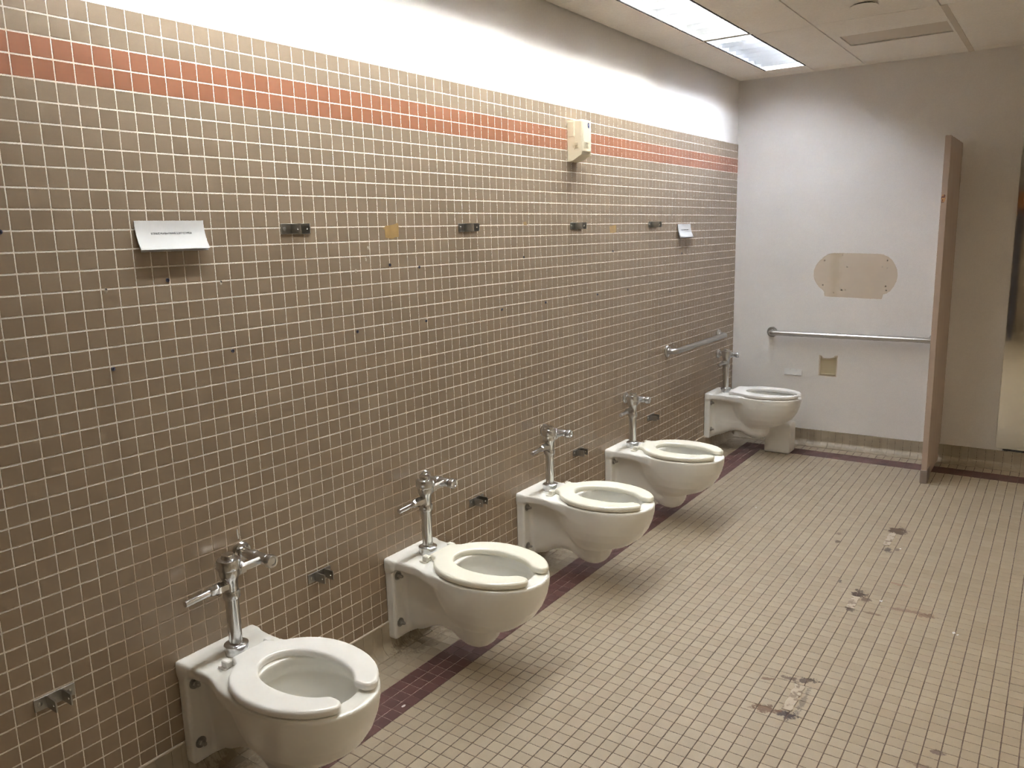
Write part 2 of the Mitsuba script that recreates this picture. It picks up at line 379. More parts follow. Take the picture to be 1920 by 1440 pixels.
def tiles(holder, name, rest, rects, frame, back, front, b, m, rest_label):
    u0, u1, v0, v1 = (np.array(a) for a in zip(*rects))
    top = split_parts(u0, u1, v0, v1, frame, front)
    shapes = {}
    for i in top:   # tiles of one size share one mesh
        size = (round(float(u1[i] - u0[i]), 5), round(float(v1[i] - v0[i]), 5))
        if size not in shapes:
            shapes[size] = ply(slabs([0], [size[0]], [0], [size[1]], back, front, b, frame0(frame)), m, False)
        o = frame(np.array([u0[i]]), np.array([v0[i]]), np.array([0.0]))[0]
        put(name, shapes[size], holder, T().translate(o.tolist()))
    others = np.setdiff1d(np.arange(len(u0)), top)
    if len(others):
        k = put(rest, ply(slabs(u0[others], u1[others], v0[others], v1[others], back, front, b, frame), m, False), holder)
        tag(k, rest_label, kind='stuff')
def frame0(frame):
    z = frame(np.zeros(1), np.zeros(1), np.zeros(1))[0]
    return lambda u, v, w: frame(u, v, w) - z
on_wall = lambda u, v, w: np.stack([w, u, v], -1)          # u along y, v up, out of the wall along x
on_floor = lambda u, v, w: np.stack([u, v, w], -1)

GV, GH = 0.0030 / 2, 0.0041 / 2      # half joints of the wall
tan, stripe = [], []
for c in range(math.floor(WY0 / PC), 101):
    y0, y1 = c * PC + GV, min((c + 1) * PC - GV, YE - 0.001)
    if y1 - y0 < 0.01: continue
    for r in range(42):
        z1, z0 = ZT - r * PR - GH, ZT - (r + 1) * PR + GH
        if r == 0: z1 = ZT
        z0 = max(z0, CAP + 0.003)
        if z1 - z0 < 0.006: continue
        (stripe if r in (2, 3) else tan).append((y0, y1, z0, z1))
tiles('wall_left', 'tile', 'tilework', tan, on_wall, -0.004, 0.0, 0.0006, 'wall_tile_glaze', 'tan wall tiles further along and in the cut rows')
tiles('wall_left', 'stripe_tile', 'stripe_tilework', stripe, on_wall, -0.004, 0.0, 0.0006, 'stripe_tile_glaze', 'further tiles of the orange stripe')
tag('wall_left__stripe_tile', 'terracotta orange tile')

JX, JY = 0.0034 / 2, 0.0024 / 2      # half joints of the floor
cream, border = [], []
xs = [0.0] + [FX0 + k * FPX for k in range(73) if FX0 + k * FPX < XR] + [XR]
j0, j1 = math.floor((YB - FY0) / FPY), int(round((4.9405 - FY0) / FPY))
for i in range(len(xs) - 1):
    for j in range(j0, j1):
        x0, x1, y0, y1 = xs[i] + JX, xs[i + 1] - JX, FY0 + j * FPY + JY, FY0 + (j + 1) * FPY - JY
        if i == 0: x0, x1 = xs[0] + 0.03, xs[1] - JX
        if x1 - x0 < 0.008: continue
        mx, my = (x0 + x1) / 2, (y0 + y1) / 2
        dark = (BX0 < mx < BX1 and my < BY1) or (mx > BX0 and BY0 < my < BY1)
        (border if dark else cream).append((x0, x1, y0, y1))
tiles('floor', 'tile', 'tilework', cream, on_floor, -0.004, 0.0, 0.0005, 'floor_tile_matt', 'small cream floor tiles further away')
tiles('floor', 'border_tile', 'border_tilework', border, on_floor, -0.004, 0.0, 0.0008, 'border_tile_matt', 'further tiles of the dark maroon border')
tag('floor__border_tile', 'dark maroon border tile')

# ---- cove base
def cove(length, toe):
    prof = [(-0.002, CAP - 0.003), (0.001, CAP), (0.005, CAP), (0.0065, CAP - 0.002), (0.0065, 0.045)]
    prof += [(0.0065 + (toe - 0.0065) * (1 - math.cos(a)), 0.003 + 0.042 * (1 - math.sin(a))) for a in np.linspace(0.2, math.pi / 2, 7)]
    prof += [(toe, -0.001), (-0.002, -0.001)]
    g = 0.0007
    m = extrude(Polygon(prof), length - 2 * g)
    v = np.array(m.vertices)
    m.vertices = np.stack([v[:, 0], v[:, 2] + g, v[:, 1]], 1)
    m.fix_normals()
    return m
base_l = structure('baseboard_left', box(-0.0018, 0.0052, YB, YE, 0.0, CAP - 0.002), 'floor_grout')
bl = ply(cove(FPY, 0.046), 'base_tile_matt', 30)
for j in range(-26, 76):
    y = FY0 + j * FPY
    if y + FPY < YE - 0.01: put('base_tile', bl, base_l, T().translate([0.0005, y, 0]))
put('caulk_bead', ply(tube_path([(0.003, YB + 0.1, CAP + 0.001), (0.003, 0.0, CAP + 0.001), (0.003, YE - 0.01, CAP + 0.001)], 0.0045, 8), 'old_caulk', True), base_l)
base_e = structure('baseboard_end', box(0.0, XR, YE - 0.0052, YE - 0.0005, 0.0, CAP - 0.002), 'floor_grout')
be_mesh = cove(FPX, 0.060)
v = np.array(be_mesh.vertices); be_mesh.vertices = np.stack([v[:, 1], -v[:, 0], v[:, 2]], 1)
be = ply(be_mesh, 'base_tile_matt', 30)
for k in range(0, 71):
    put('base_tile', be, base_e, T().translate([FX0 + k * FPX, YE - 0.0005, 0]))

# ---- ceiling
XL = [0.0, 0.262, 0.531, 0.852, 1.450, 2.05, 2.815, 3.085, XR]
YL = [YE, 4.885, 3.660, 2.440, 1.220, 0.0, -1.22, -2.44, -3.66, YB]
ceil = structure('ceiling', box(-0.05, XR + 0.05, YB - 0.05, YE + 0.05, CZ + 0.16, CZ + 0.2), 'plenum_dark', label='suspended ceiling of off-white boards')
put('plenum_sheet', ply(cat(box(XL[2] - 0.004, XL[6] + 0.004, YB, YE, CZ + 0.014, CZ + 0.018), box(XL[7] - 0.004, XR, YB, YE, CZ + 0.014, CZ + 0.018), box(XL[6], XL[7], 3.61, YE, CZ + 0.014, CZ + 0.018), box(-0.01, XL[1] + 0.004, YB, YE, CZ + 0.014, CZ + 0.018), box(XL[1], XL[2], 4.885, YE, CZ + 0.014, CZ + 0.018), box(XL[1], XL[2], YB, 0.0, CZ + 0.014, CZ + 0.018), box(XL[6], XL[7], YB, -3.66, CZ + 0.014, CZ + 0.018), box(XL[6], XL[7], -2.44, -1.22, CZ + 0.014, CZ + 0.018)), 'plenum_dark', False), ceil)
for a in range(len(XL) - 1):
    for b in range(len(YL) - 1):
        if a == 1 and 0 < b < 5 or a == 6 and (1 < b < 6 or b == 7): continue
        if a == 3 and b == 1: continue          # the slot air diffuser lies here
        g = 0.0022
        put('panel', ply(cham(XL[a] + g, XL[a + 1] - g, YL[b + 1] + g, YL[b] - g, CZ, CZ + 0.012, 0.0012), 'ceiling_board', False), ceil)
put('main_tee', ply(cham(XL[4] - 0.002, XL[4] + 0.030, 3.66, YE - 0.002, CZ - 0.0025, CZ + 0.0005, 0.0008), 'diffuser_tan', False), ceil)

# ================================================================ ceiling lights
_bp = [(0.0012, 0.004), (0.0026, 0.018), (0.0055, 0.034), (0.0100, 0.048), (0.0130, 0.056)]
_bm = extrude(Polygon(_bp + [(-a, b) for a, b in _bp[::-1]]), 0.247)
_v = np.array(_bm.vertices); _bm.vertices = np.stack([0.3965 - 0.1235 + _v[:, 2], _v[:, 0], CZ + _v[:, 1]], 1); _bm.fix_normals()
BLADE = ply(_bm, 'blade_aluminium', 20)
def make_light(y0, y1, rad, label, group, xm=0.3965):
    k = thing('ceiling_light')
    tag(k, label, 'ceiling light', group)
    xa, xb, top = xm - 0.1265, xm + 0.1265, CZ + 0.130
    L = y1 - y0
    hs = cat(box(xa - 0.006, xa, y0, y1, CZ + 0.001, top), box(xb, xb + 0.006, y0, y1, CZ + 0.001, top), box(xa - 0.006, xb + 0.006, y0, y1, top, top + 0.006),
             box(xa, xb, y0, y0 + 0.004, CZ + 0.001, top), box(xa, xb, y1 - 0.004, y1, CZ + 0.001, top))
    put('housing', ply(hs, 'fixture_white', False), k)
    for x0 in (xa - 0.010, xb + 0.0015):
        put('side_slot', ply(box(x0, x0 + 0.0085, y0 + 0.004, y1 - 0.004, CZ - 0.0015, CZ + 0.004), 'slot_black', False), k)
    for x0, d in ((xa, 1), (xb, -1)):   # parabolic side reflectors
        pr = [(x0 + d * 0.001, CZ + 0.002)] + [(x0 + d * (0.001 + 0.040 * t ** 1.8), CZ + 0.002 + 0.112 * t) for t in np.linspace(0, 1, 8)[1:]]
        poly = Polygon(pr + [(x0 + d * 0.001, CZ + 0.114)])
        m = extrude(poly, L - 0.010); v = np.array(m.vertices); m.vertices = np.stack([v[:, 0], y0 + 0.005 + v[:, 2], v[:, 1]], 1); m.fix_normals()
        put('reflector', ply(m, 'reflector', 30), k)
    n = 9
    for i in range(1, n):
        y = y0 + L * i / n
        put('louver_blade', BLADE, k, T().translate([0.5 * (xa + xb) - 0.3965, y, 0]))
    put('tube', mikit.ply(rod((xm, y0 + 0.03, CZ + 0.096), (xm, y1 - 0.03, CZ + 0.096), 0.019, 16), 'fixture_white', smooth=30, emitter={'type': 'area', 'radiance': {'type': 'rgb', 'value': list(rad)}}), k)
    for yy in (y0 + 0.004, y1 - 0.03):
        put('lamp_holder', ply(cham(xm - 0.014, xm + 0.014, yy, yy + 0.026, CZ + 0.076, CZ + 0.120, 0.002), 'fixture_white', False), k)
LIGHT_LABELS = ['bluish lit louvred ceiling light nearest the end wall', 'bright louvred ceiling light cut by the top of the photo, before the bluish one',
                'third louvred ceiling light from the end wall, outside the photo', 'fourth louvred ceiling light from the end wall, outside the photo']
for i, lab in enumerate(LIGHT_LABELS):
    ytop = 4.885 - 1.222 * i
    y1, y0 = (4.740, 3.640) if i == 0 else (ytop - 0.055, ytop - 1.205)
    make_light(y0, y1, TUBE_COOL if i == 0 else TUBE_WARM, lab, 'recessed louvred lights along the left wall')
for i, y1 in enumerate((3.605, 2.385, 1.165, -0.055, -2.495)):  # the rearmost fixture is added to brighten the back of the room
    make_light(y1 - 1.15, y1, TUBE_RIGHT, 'ceiling light on the right side of the room, %s from the end wall' % ('first', 'second', 'third', 'fourth', 'added_last')[i], 'recessed louvred lights on the right side of the room', 2.950)
put('filler_board', ply(cham(XL[1] + 0.001, XL[2] - 0.001, 4.746, 4.883, CZ, CZ + 0.012, 0.001), 'ceiling_board', False), ceil)

# ---- slot air diffuser in the ceiling
k = thing('air_diffuser'); tag(k, 'long recessed slot air diffuser set in the ceiling boards', 'air vent')
x0, x1 = XL[3] + 0.002, XL[4] - 0.002
put('surround', ply(cat(cham(x0, x1, 3.662, 4.035, CZ, CZ + 0.012, 0.001), cham(x0, x1, 4.335, 4.883, CZ, CZ + 0.012, 0.001), cham(x0, x0 + 0.045, 4.035, 4.335, CZ, CZ + 0.012, 0.001), cham(x1 - 0.012, x1, 4.035, 4.335, CZ, CZ + 0.012, 0.001)), 'ceiling_board', False), k)
put('pattern_plate', ply(cham(x0 + 0.048, x1 - 0.013, 4.046, 4.318, CZ + 0.004, CZ + 0.010, 0.001), 'diffuser_tan', False), k)
put('duct_box', ply(box(x0, x1, 4.0, 4.37, CZ + 0.0125, CZ + 0.0138), 'slot_black', False), k)
# ---- round cover plate in the ceiling
k = thing('ceiling_cover_plate'); tag(k, 'small round white cover plate on the ceiling near the top edge', 'cover plate')
put('plate', ply(lathe([(0, -0.011), (0.060, -0.011), (0.064, -0.009), (0.064, -0.007), (0, -0.007)], at=(1.155, 3.40, CZ)), 'ceiling_board', 30), k)
put('shadow_ring', ply(lathe([(0.0, -0.007), (0.050, -0.007), (0.050, 0.0), (0, 0.0)], at=(1.155, 3.40, CZ)), 'slot_black', 30), k)  # black ring painted in as the shadow of the gap above the plate

# ================================================================ toilets
def egg(x, y, xb, xf, w, xc):
    a = np.where(x > xc, np.maximum(xf - xc, 1e-3), np.maximum(xc - xb, 1e-3))
    u, v = (x - xc) / a, y / np.maximum(w, 1e-3)
    r = (np.abs(u) ** 2.15 + np.abs(v) ** 2.15) ** (1 / 2.15)
    return (r - 1) * np.minimum(a, np.maximum(w, 1e-3)) * 0.9

def toilet_bowl():
    h = 0.005
    o = np.array([-0.012, -0.21, 0.03])
    X, Y, Z = np.meshgrid(*(o[i] + h * np.arange(n) for i, n in enumerate((142, 85, 78))), indexing='ij')
    A = np.abs(Y)
    def rbox(cx, cz, hx, hy, hz, r):
        q = np.stack([np.abs(X - cx) - hx + r, A - hy + r, np.abs(Z - cz) - hz + r])
        return np.linalg.norm(np.maximum(q, 0), axis=0) + np.minimum(q.max(0), 0) - r
    plate = rbox(0.008, 0.215, 0.034, 0.135, 0.163, 0.010)
    w = np.interp(X, [0, 0.05, 0.10, 0.15, 0.19, 0.23, 0.3], [0.135, 0.133, 0.129, 0.130, 0.141, 0.158, 0.168])
    deck = smax(smax(A - w, X - 0.28, 0.01), np.abs(Z - 0.361) - 0.0180, 0.007)
    # web: side profile of the part under the deck
    prof = Polygon([(0.0, 0.055), (0.05, 0.056), (0.09, 0.066), (0.15, 0.098), (0.20, 0.112), (0.25, 0.108), (0.29, 0.094), (0.33, 0.080), (0.37, 0.080), (0.395, 0.092), (0.41, 0.12), (0.425, 0.165), (0.50, 0.20), (0.50, 0.36), (0.0, 0.36)])
    gx, gz = o[0] + h * np.arange(142), o[2] + h * np.arange(78)
    PX, PZ = np.meshgrid(gx, gz, indexing='ij')
    pts = shapely.points(PX.ravel(), PZ.ravel())
    d2 = np.where(shapely.contains(prof, pts), -1, 1) * shapely.distance(prof.exterior, pts)
    d2 = d2.reshape(PX.shape)[:, None, :]
    ww = np.interp(Z, [0.05, 0.10, 0.18, 0.36], [0.055, 0.062, 0.072, 0.080])
    web = smax(A - ww, d2 + 0 * Y, 0.045)
    zs = [0.140, 0.163, 0.19, 0.228, 0.27, 0.311, 0.35, 0.386]
    xf = np.interp(Z, zs, [0.37, 0.462, 0.532, 0.582, 0.611, 0.628, 0.637, 0.639])
    xb = np.interp(Z, zs, [0.31, 0.280, 0.255, 0.225, 0.200, 0.185, 0.175, 0.170])
    wb = np.interp(Z, zs, [0.03, 0.088, 0.122, 0.148, 0.164, 0.174, 0.179, 0.181])
    bowl = smax(egg(X, Y, xb, xf, wb, xb + 0.5 * (xf - xb) - 0.015), np.maximum(Z - 0.384, 0.145 - Z), 0.009)
    bulge = (np.sqrt(((X - 0.345) / 0.080) ** 2 + (Y / 0.068) ** 2 + ((Z - 0.130) / 0.058) ** 2) - 1) * 0.055
    F = smin(plate, deck, 0.020)
    F = smin(F, web, 0.022)
    F = smin(F, bulge, 0.030)
    F = smin(F, bowl, 0.026)
    # basin
    t = np.clip((Z - 0.20) / 0.19, 0, 1)
    ax = np.interp(Z, [0.19, 0.205, 0.235, 0.28, 0.335, 0.36, 0.40], [0.03, 0.07, 0.110, 0.142, 0.162, 0.154, 0.152])
    ay = np.interp(Z, [0.19, 0.205, 0.235, 0.28, 0.335, 0.36, 0.40], [0.025, 0.055, 0.085, 0.112, 0.132, 0.126, 0.124])
    basin = smax(egg(X, Y, 0.425 - ax, 0.425 + ax, ay, 0.415), 0.195 - Z, 0.02)
    F = smax(F, -basin, 0.007)
    F = smax(F, -X - 0.0005, 0.003)
    m = surface_net(F, o, h)
    return trimesh.smoothing.filter_taubin(m, iterations=6)

def outline(xb, xf, w, xc, n=72, p=2.1):
    a = np.linspace(0, 2 * np.pi, n, endpoint=False)
    c, s = np.cos(a), np.sin(a)
    return [(xc + (xf - xc if ci > 0 else xc - xb) * abs(ci) ** (2 / p) * np.sign(ci), w * abs(si) ** (2 / p) * np.sign(si)) for ci, si in zip(c, s)]

def rounded_plate(poly, z0, z1, r, h=0.003):
    """plan outline turned into a plate with rounded edges"""
    x0, y0, x1, y1 = poly.bounds
    o = np.array([x0 - 3 * h, y0 - 3 * h, z0 - 3 * h])
    n = [int(round((b - a) / h)) + 7 for a, b in ((x0, x1), (y0, y1), (z0, z1))]
    g = [o[i] + h * np.arange(n[i]) for i in range(3)]
    PX, PY = np.meshgrid(g[0], g[1], indexing='ij')
    pts = shapely.points(PX.ravel(), PY.ravel())
    d = (np.where(shapely.contains(poly, pts), -1, 1) * shapely.distance(poly.boundary, pts)).reshape(PX.shape)[:, :, None]
    e = (np.abs(g[2] - (z0 + z1) / 2) - (z1 - z0) / 2)[None, None, :]
    q0, q1 = d + r, e + r
    F = np.sqrt(np.maximum(q0, 0) ** 2 + np.maximum(q1, 0) ** 2) + np.minimum(np.maximum(q0, q1), 0) - r
    return trimesh.smoothing.filter_taubin(surface_net(F, o, h), iterations=4)

SZ0, SZ1 = 0.3865, 0.4120
ring = Polygon(outline(0.190, 0.634, 0.182, 0.395)).difference(Polygon(outline(0.258, 0.575, 0.098, 0.405))).difference(sbox(0.5, -0.042, 0.8, 0.042))
ring = ring.buffer(-0.026).buffer(0.026).buffer(0.006).buffer(-0.006)
seat_back = Polygon([(0.168, -0.060), (0.168, 0.060), (0.30, 0.120), (0.30, -0.120)]).difference(Polygon(outline(0.258, 0.575, 0.098, 0.405)))
ring = ring.union(seat_back).buffer(-0.004).buffer(0.004)
SEAT = {}
BOWL = ply(toilet_bowl(), 'vitreous_china', True)
seat_mesh = rounded_plate(ring, SZ0, SZ1, 0.0100)
ring5 = Polygon(outline(0.190, 0.636, 0.180, 0.395)).union(Polygon([(0.168, -0.105), (0.168, 0.105), (0.34, 0.178), (0.34, -0.178)])).difference(Polygon(outline(0.262, 0.612, 0.100, 0.415))).difference(sbox(0.5, -0.030, 0.8, 0.030)).buffer(-0.008).buffer(0.008)
SEATS = [ply(seat_mesh, 'seat_white', True), ply(seat_mesh, 'seat_cream', True), ply(rounded_plate(ring5, SZ0, SZ1 - 0.003, 0.0065), 'seat_white', True)]
hinge = cat(cham(-0.020, 0.014, -0.014, 0.014, 0.0, 0.007, 0.0015), cham(-0.008, 0.020, -0.011, 0.011, 0.006, 0.027, 0.003))
HINGE = [ply(hinge, 'seat_white', False), ply(hinge, 'seat_cream', False)]
bolt = cat(lathe([(0, 0), (0.0175, 0), (0.0175, 0.0025), (0.0, 0.0025)], 'x', n=20), lathe([(0, 0.0025), (0.0115, 0.0025), (0.0115, 0.010), (0.008, 0.012), (0, 0.012)], 'x', n=6), lathe([(0, 0.011), (0.0065, 0.011), (0.0065, 0.022), (0.004, 0.026), (0, 0.0265)], 'x', n=14))
BOLT = ply(bolt, 'bolt_zinc', 30)
bump = ply(cat(cham(-0.011, 0.011, -0.008, 0.008, 0, 0.006, 0.002)), 'seat_cream', False)
WATER = ply(extrude(Polygon(outline(0.425 - 0.092, 0.425 + 0.092, 0.070, 0.415, 40)), 0.0015), 'toilet_water', False)

def toilet(y, dz, seat, label, group):
    k = thing('toilet'); tag(k, label, 'toilet', group)
    at = place((0, y, dz))
    put('bowl', BOWL, k, at)
    s = put('seat', SEATS[seat], k, at)
    if seat < 2:
        for sy in (-1, 1): put('hinge', HINGE[seat], s, place((0.158, y + sy * 0.074, dz + 0.380)))
    for sy in (-1, 1):
        for z in (0.118, 0.312): put('bolt', BOLT, k, place((0.0425, y + sy * 0.108, dz + z)))
    put('water', WATER, k, place((0, y, dz + 0.222)))
TOILETS = [(0.372, 0.0, 0, 'large white wall hung toilet nearest the camera, below the paper sign'), (1.256, 0.0, 1, 'white wall hung toilet second from the camera, with cream open front seat'),
           (2.158, 0.0, 1, 'third white wall hung toilet, in the middle of the row of five'), (3.050, 0.0, 1, 'fourth white wall hung toilet, just before the grab bar on the tiled wall'), (4.560, 0.052, 2, 'white toilet in the far corner with a pointed white seat, beside the end wall')]
for y, dz, s, lab in TOILETS:
    toilet(y, dz, s, lab, 'wall hung toilets along the tiled wall')
k = thing('toilet_support_block'); tag(k, 'white ceramic support block standing on the floor under the far corner toilet', 'support block')
q = rounded_plate(sbox(0.374, 4.645, 0.552, 4.785), 0.0, 0.222, 0.018, 0.005)
v = np.array(q.vertices); f = 1 + 0.10 * np.clip((0.20 - v[:, 2]) / 0.2, 0, 1); q.vertices = np.stack([0.465 + (v[:, 0] - 0.465) * (0.92 + 0.08 * f), v[:, 1], v[:, 2]], 1)
put('block', ply(q, 'vitreous_china', True), k)

# ================================================================ flush valves
def valve_parts():
    P = {}
    x = 0.108
    P['spud_flange'] = [lathe([(0, 0.0), (0.033, 0.0), (0.034, 0.004), (0.033, 0.016), (0.036, 0.018), (0.036, 0.030), (0.030, 0.034), (0.0225, 0.037), (0.0, 0.037)], at=(x, 0, 0.3790))]
    P['flush_tube'] = [lathe([(0, 0.41), (0.0195, 0.41), (0.0195, 0.566), (0, 0.566)], at=(x, 0, 0), n=28)]
    P['coupling_nut'] = [lathe([(0, 0.556), (0.0235, 0.556), (0.0255, 0.559), (0.0255, 0.574), (0.0225, 0.580), (0, 0.580)], at=(x, 0, 0), n=28)]
    P['valve_body'] = [lathe([(0, 0.578), (0.0200, 0.578), (0.0205, 0.590), (0.0212, 0.604), (0.0235, 0.616), (0.0275, 0.624), (0.0292, 0.630), (0.0292, 0.650), (0, 0.650)], at=(x, 0, 0), n=32),
                       lathe([(0, 0.016), (0.0150, 0.016), (0.0150, 0.038), (0.0, 0.038)], 'y', (x, 0, 0.634), 24)]
    P['cover_cap'] = [lathe([(0, 0.648), (0.0325, 0.648), (0.0350, 0.652), (0.0350, 0.672), (0.0325, 0.678), (0.0205, 0.681), (0.0195, 0.683), (0.0195, 0.690), (0.0175, 0.693), (0, 0.693)], at=(x, 0, 0), n=36)]
    P['handle'] = [lathe([(0, 0.012), (0.0165, 0.012), (0.0165, 0.034), (0.0185, 0.035), (0.0185, 0.048), (0.0155, 0.052), (0.0155, 0.066), (0.0115, 0.072), (0, 0.072)], 'y', (x, 0, 0.600), 6, True),
                   rod((x, -0.066, 0.600), (x, -0.152, 0.596), 0.0095, 20)]
    P['tailpiece'] = [lathe([(0, 0.030), (0.0185, 0.030), (0.0200, 0.032), (0.0200, 0.046), (0.0185, 0.048), (0.0120, 0.049), (0.0120, 0.110), (0.0, 0.110)], 'y', (x, 0, 0.634), 6)]
    P['control_stop'] = [lathe([(0, 0.008), (0.0150, 0.008), (0.0150, 0.054), (0.0195, 0.057), (0.0195, 0.070), (0.0165, 0.075), (0.0175, 0.084), (0.0175, 0.120), (0.0150, 0.124), (0.0165, 0.130), (0.0205, 0.134), (0.0205, 0.148), (0.0185, 0.152), (0.0110, 0.153), (0.0095, 0.150), (0, 0.150)], 'x', (0.002, 0.122, 0.634), 28)]
    P['escutcheon'] = [lathe([(0, 0.0), (0.0325, 0.0), (0.0330, 0.004), (0.0290, 0.009), (0.0210, 0.011), (0.0200, 0.020), (0, 0.020)], 'x', (0.0005, 0.122, 0.634), 32)]
    return {a: ply(cat(b), 'chrome', 35) for a, b in P.items()}
VALVE = valve_parts()
VALVE_LABELS = ['chrome flush valve on the toilet nearest the camera', 'chrome flush valve on the second toilet from the camera', 'chrome flush valve on the third, middle toilet',
                'chrome flush valve on the fourth toilet, left of the grab bar', 'chrome flush valve on the far corner toilet, below the grab bar']
for (y, dz, s, _), lab in zip(TOILETS, VALVE_LABELS):
    k = thing('flush_valve'); tag(k, lab, 'flush valve', 'chrome flush valves above the toilets')
    for a, b in VALVE.items(): put(a, b, k, place((0, y, dz)))

# ================================================================ partition brackets left on the wall
pl_ = manifold3d.Manifold.cube([0.0035, 0.118, 0.034]).translate([0.0005, -0.059, -0.017])
def ear():
    e = manifold3d.Manifold.cube([0.046, 0.004, 0.032], True).translate([0.025, 0, 0])
    e = e - manifold3d.Manifold.cylinder(0.02, 0.0035, 0.0035, 16, True).rotate([90, 0, 0]).translate([0.036, 0, 0])
    m = e.to_mesh()
    return trimesh.Trimesh(m.vert_properties[:, :3], m.tri_verts)
BASE, BASE_LOW = (ply(cham(0.0005, 0.0042, -w, w, -0.017, 0.017, 0.001), 'dull_zinc', False) for w in (0.059, 0.051))
EAR = ply(ear(), 'dull_zinc', False)
SCREW = ply(lathe([(0, 0.0), (0.0065, 0.0), (0.006, 0.002), (0.003, 0.0036), (0, 0.0038)], 'x', n=14), 'bolt_zinc', 30)
BRACKETS = [(0.806, 1.630, 'steel partition bracket high on the wall right of the large paper sign'), (1.714, 1.626, 'second high steel bracket, right of the large yellow tape mark'), (2.615, 1.626, 'third high steel bracket, below the air freshener'), (3.527, 1.627, 'farthest high steel bracket, left of the small paper sign'),
            (-0.102, 0.446, 'low U shaped steel bracket at the left edge, left of the nearest toilet'), (0.800, 0.440, 'low U shaped steel bracket between the first and second toilets'), (1.712, 0.440, 'low steel bracket between the second and third toilets'), (2.612, 0.444, 'low steel bracket between the third and fourth toilets'), (3.520, 0.447, 'farthest low steel bracket, right of the fourth flush valve')]
for y, z, lab in BRACKETS:
    k = thing('partition_bracket'); tag(k, lab, 'bracket', 'high partition brackets' if z > 1 else 'low partition brackets')
    put('base_plate', BASE if z > 1 else BASE_LOW, k, place((0, y, z)))
    for d in (-0.019, 0.019): put('ear', EAR, k, place((0.003, y + d, z)))
    for d in ((-0.046, 0.046) if z > 1 else (-0.038, 0.038)): put('screw', SCREW, k, place((0.004, y + d, z)))

# ================================================================ paper signs
def sheet(W, H, curl, t=0.0006, n=14, base=0.004):
    u, v = np.meshgrid(np.linspace(0, W, 9), np.linspace(0, 1, n), indexing='ij')
    off = base + curl * v ** 2.2
    a = np.stack([off, u, -v * H], -1).reshape(-1, 3)
    b = a - [t, 0, 0]
    N = len(a); f = []
    idx = np.arange(9 * n).reshape(9, n)
    for i in range(8):
        for j in range(n - 1):
            p, q, r, s = idx[i, j], idx[i + 1, j], idx[i + 1, j + 1], idx[i, j + 1]
            f += [(p, r, q), (p, s, r), (p + N, q + N, r + N), (p + N, r + N, s + N)]
    m = trimesh.Trimesh(np.vstack([a, b]), f, process=False)
    return m
def sign(y, z, W, H, curl, label):
    k = thing('paper_sign'); tag(k, label, 'sign', 'paper signs on the tiled wall')
    put('sheet', ply(sheet(W, H, curl), 'paper', True), k, place((0, y, z)))
    put('backing', ply(sheet(W - 0.004, H + 0.006, curl * 0.80, base=0.0015), 'paper', True), k, place((0, y + 0.003, z)))
    tx = meshkit.text_mesh('PLEASE FLUSH PAPER SEAT COVERS', 0.0052, 0.0004, True)
    v = np.array(tx.vertices)
    s = W * 0.585 / np.ptp(v[:, 0]); v[:, 0] *= s; v[:, 1] *= min(1.0, s * 1.0) if s < 1 else 1.0
    zz = -0.475 * H + v[:, 1]
    vv = -zz / H
    tx.vertices = np.stack([0.004 + curl * vv ** 2.2 + v[:, 2] + 0.0002, 0.185 * W + v[:, 0] + 0.02 * W, zz], 1)
    put('lettering', ply(tx, 'ink', False), k, place((0, y, z)))
sign(0.257, 1.657, 0.211, 0.078, 0.022, 'larger white paper sign about flushing paper seat covers, above the nearest toilet')
sign(3.898, 1.627, 0.212, 0.082, 0.022, 'smaller looking white paper sign near the end wall, right of the farthest high bracket')

# ================================================================ small marks on the tiled wall
ANCHOR = {'sleeve': ply(lathe([(0.0022, 0.0015), (0.0026, 0.0022), (0.0050, 0.0022), (0.0056, 0.001), (0.0056, 0.0)], 'x', n=12), 'blue_plastic', 30),
          'bore': ply(lathe([(0.0, 0.0008), (0.0025, 0.0008), (0.0025, 0.0), (0, 0.0)], 'x', n=10), 'dark_hole', False)}
ANCHORS = [(-0.074, 1.632, 'blue plastic wall anchor at the very left edge of the photo'), (0.340, 1.494, 'blue wall anchor just below the large paper sign'), (0.156, 1.270, 'blue wall anchor low at the left, second tile row group above the nearest toilet'),
           (0.530, 1.268, 'blue wall anchor below and right of the chipped tile by the large paper sign'), (1.055, 1.267, 'dark wall anchor high above the second toilet, left one of the lower row'), (1.240, 1.494, 'dark wall anchor just below the large yellow tape mark'),
           (1.404, 1.478, 'black wall anchor right of the large yellow tape mark, below it'), (1.430, 1.266, 'dark wall anchor straight above the second flush valve'), (2.134, 1.488, 'dark wall anchor left of and below the third high bracket'),
           (1.949, 1.264, 'dark wall anchor above the third flush valve, lower left one'), (2.316, 1.264, 'dark wall anchor above and right of the third flush valve'), (3.017, 1.486, 'dark wall anchor just below the small yellow tape mark'),
           (3.976, 1.441, 'dark wall anchor just below the small paper sign'), (2.838, 1.263, 'small dark wall anchor above the low bracket between third and fourth toilets'), (3.201, 1.263, 'small dark wall anchor high above the fourth flush valve'), (3.796, 1.210, 'small dark wall anchor high above the near end of the left grab bar')]
for y, z, lab in ANCHORS:
    k = thing('screw_anchor'); tag(k, lab, 'wall anchor', 'screw anchors left in the tiles')
    for a, b in ANCHOR.items(): put(a, b, k, place((0, y, z)))
def blob(r, n, seed, stretch=1.0):
    g = random.Random(seed)
    return Polygon([(r * (0.65 + 0.5 * g.random()) * math.cos(a), stretch * r * (0.65 + 0.5 * g.random()) * math.sin(a)) for a in np.linspace(0, 2 * np.pi, n, endpoint=False)])
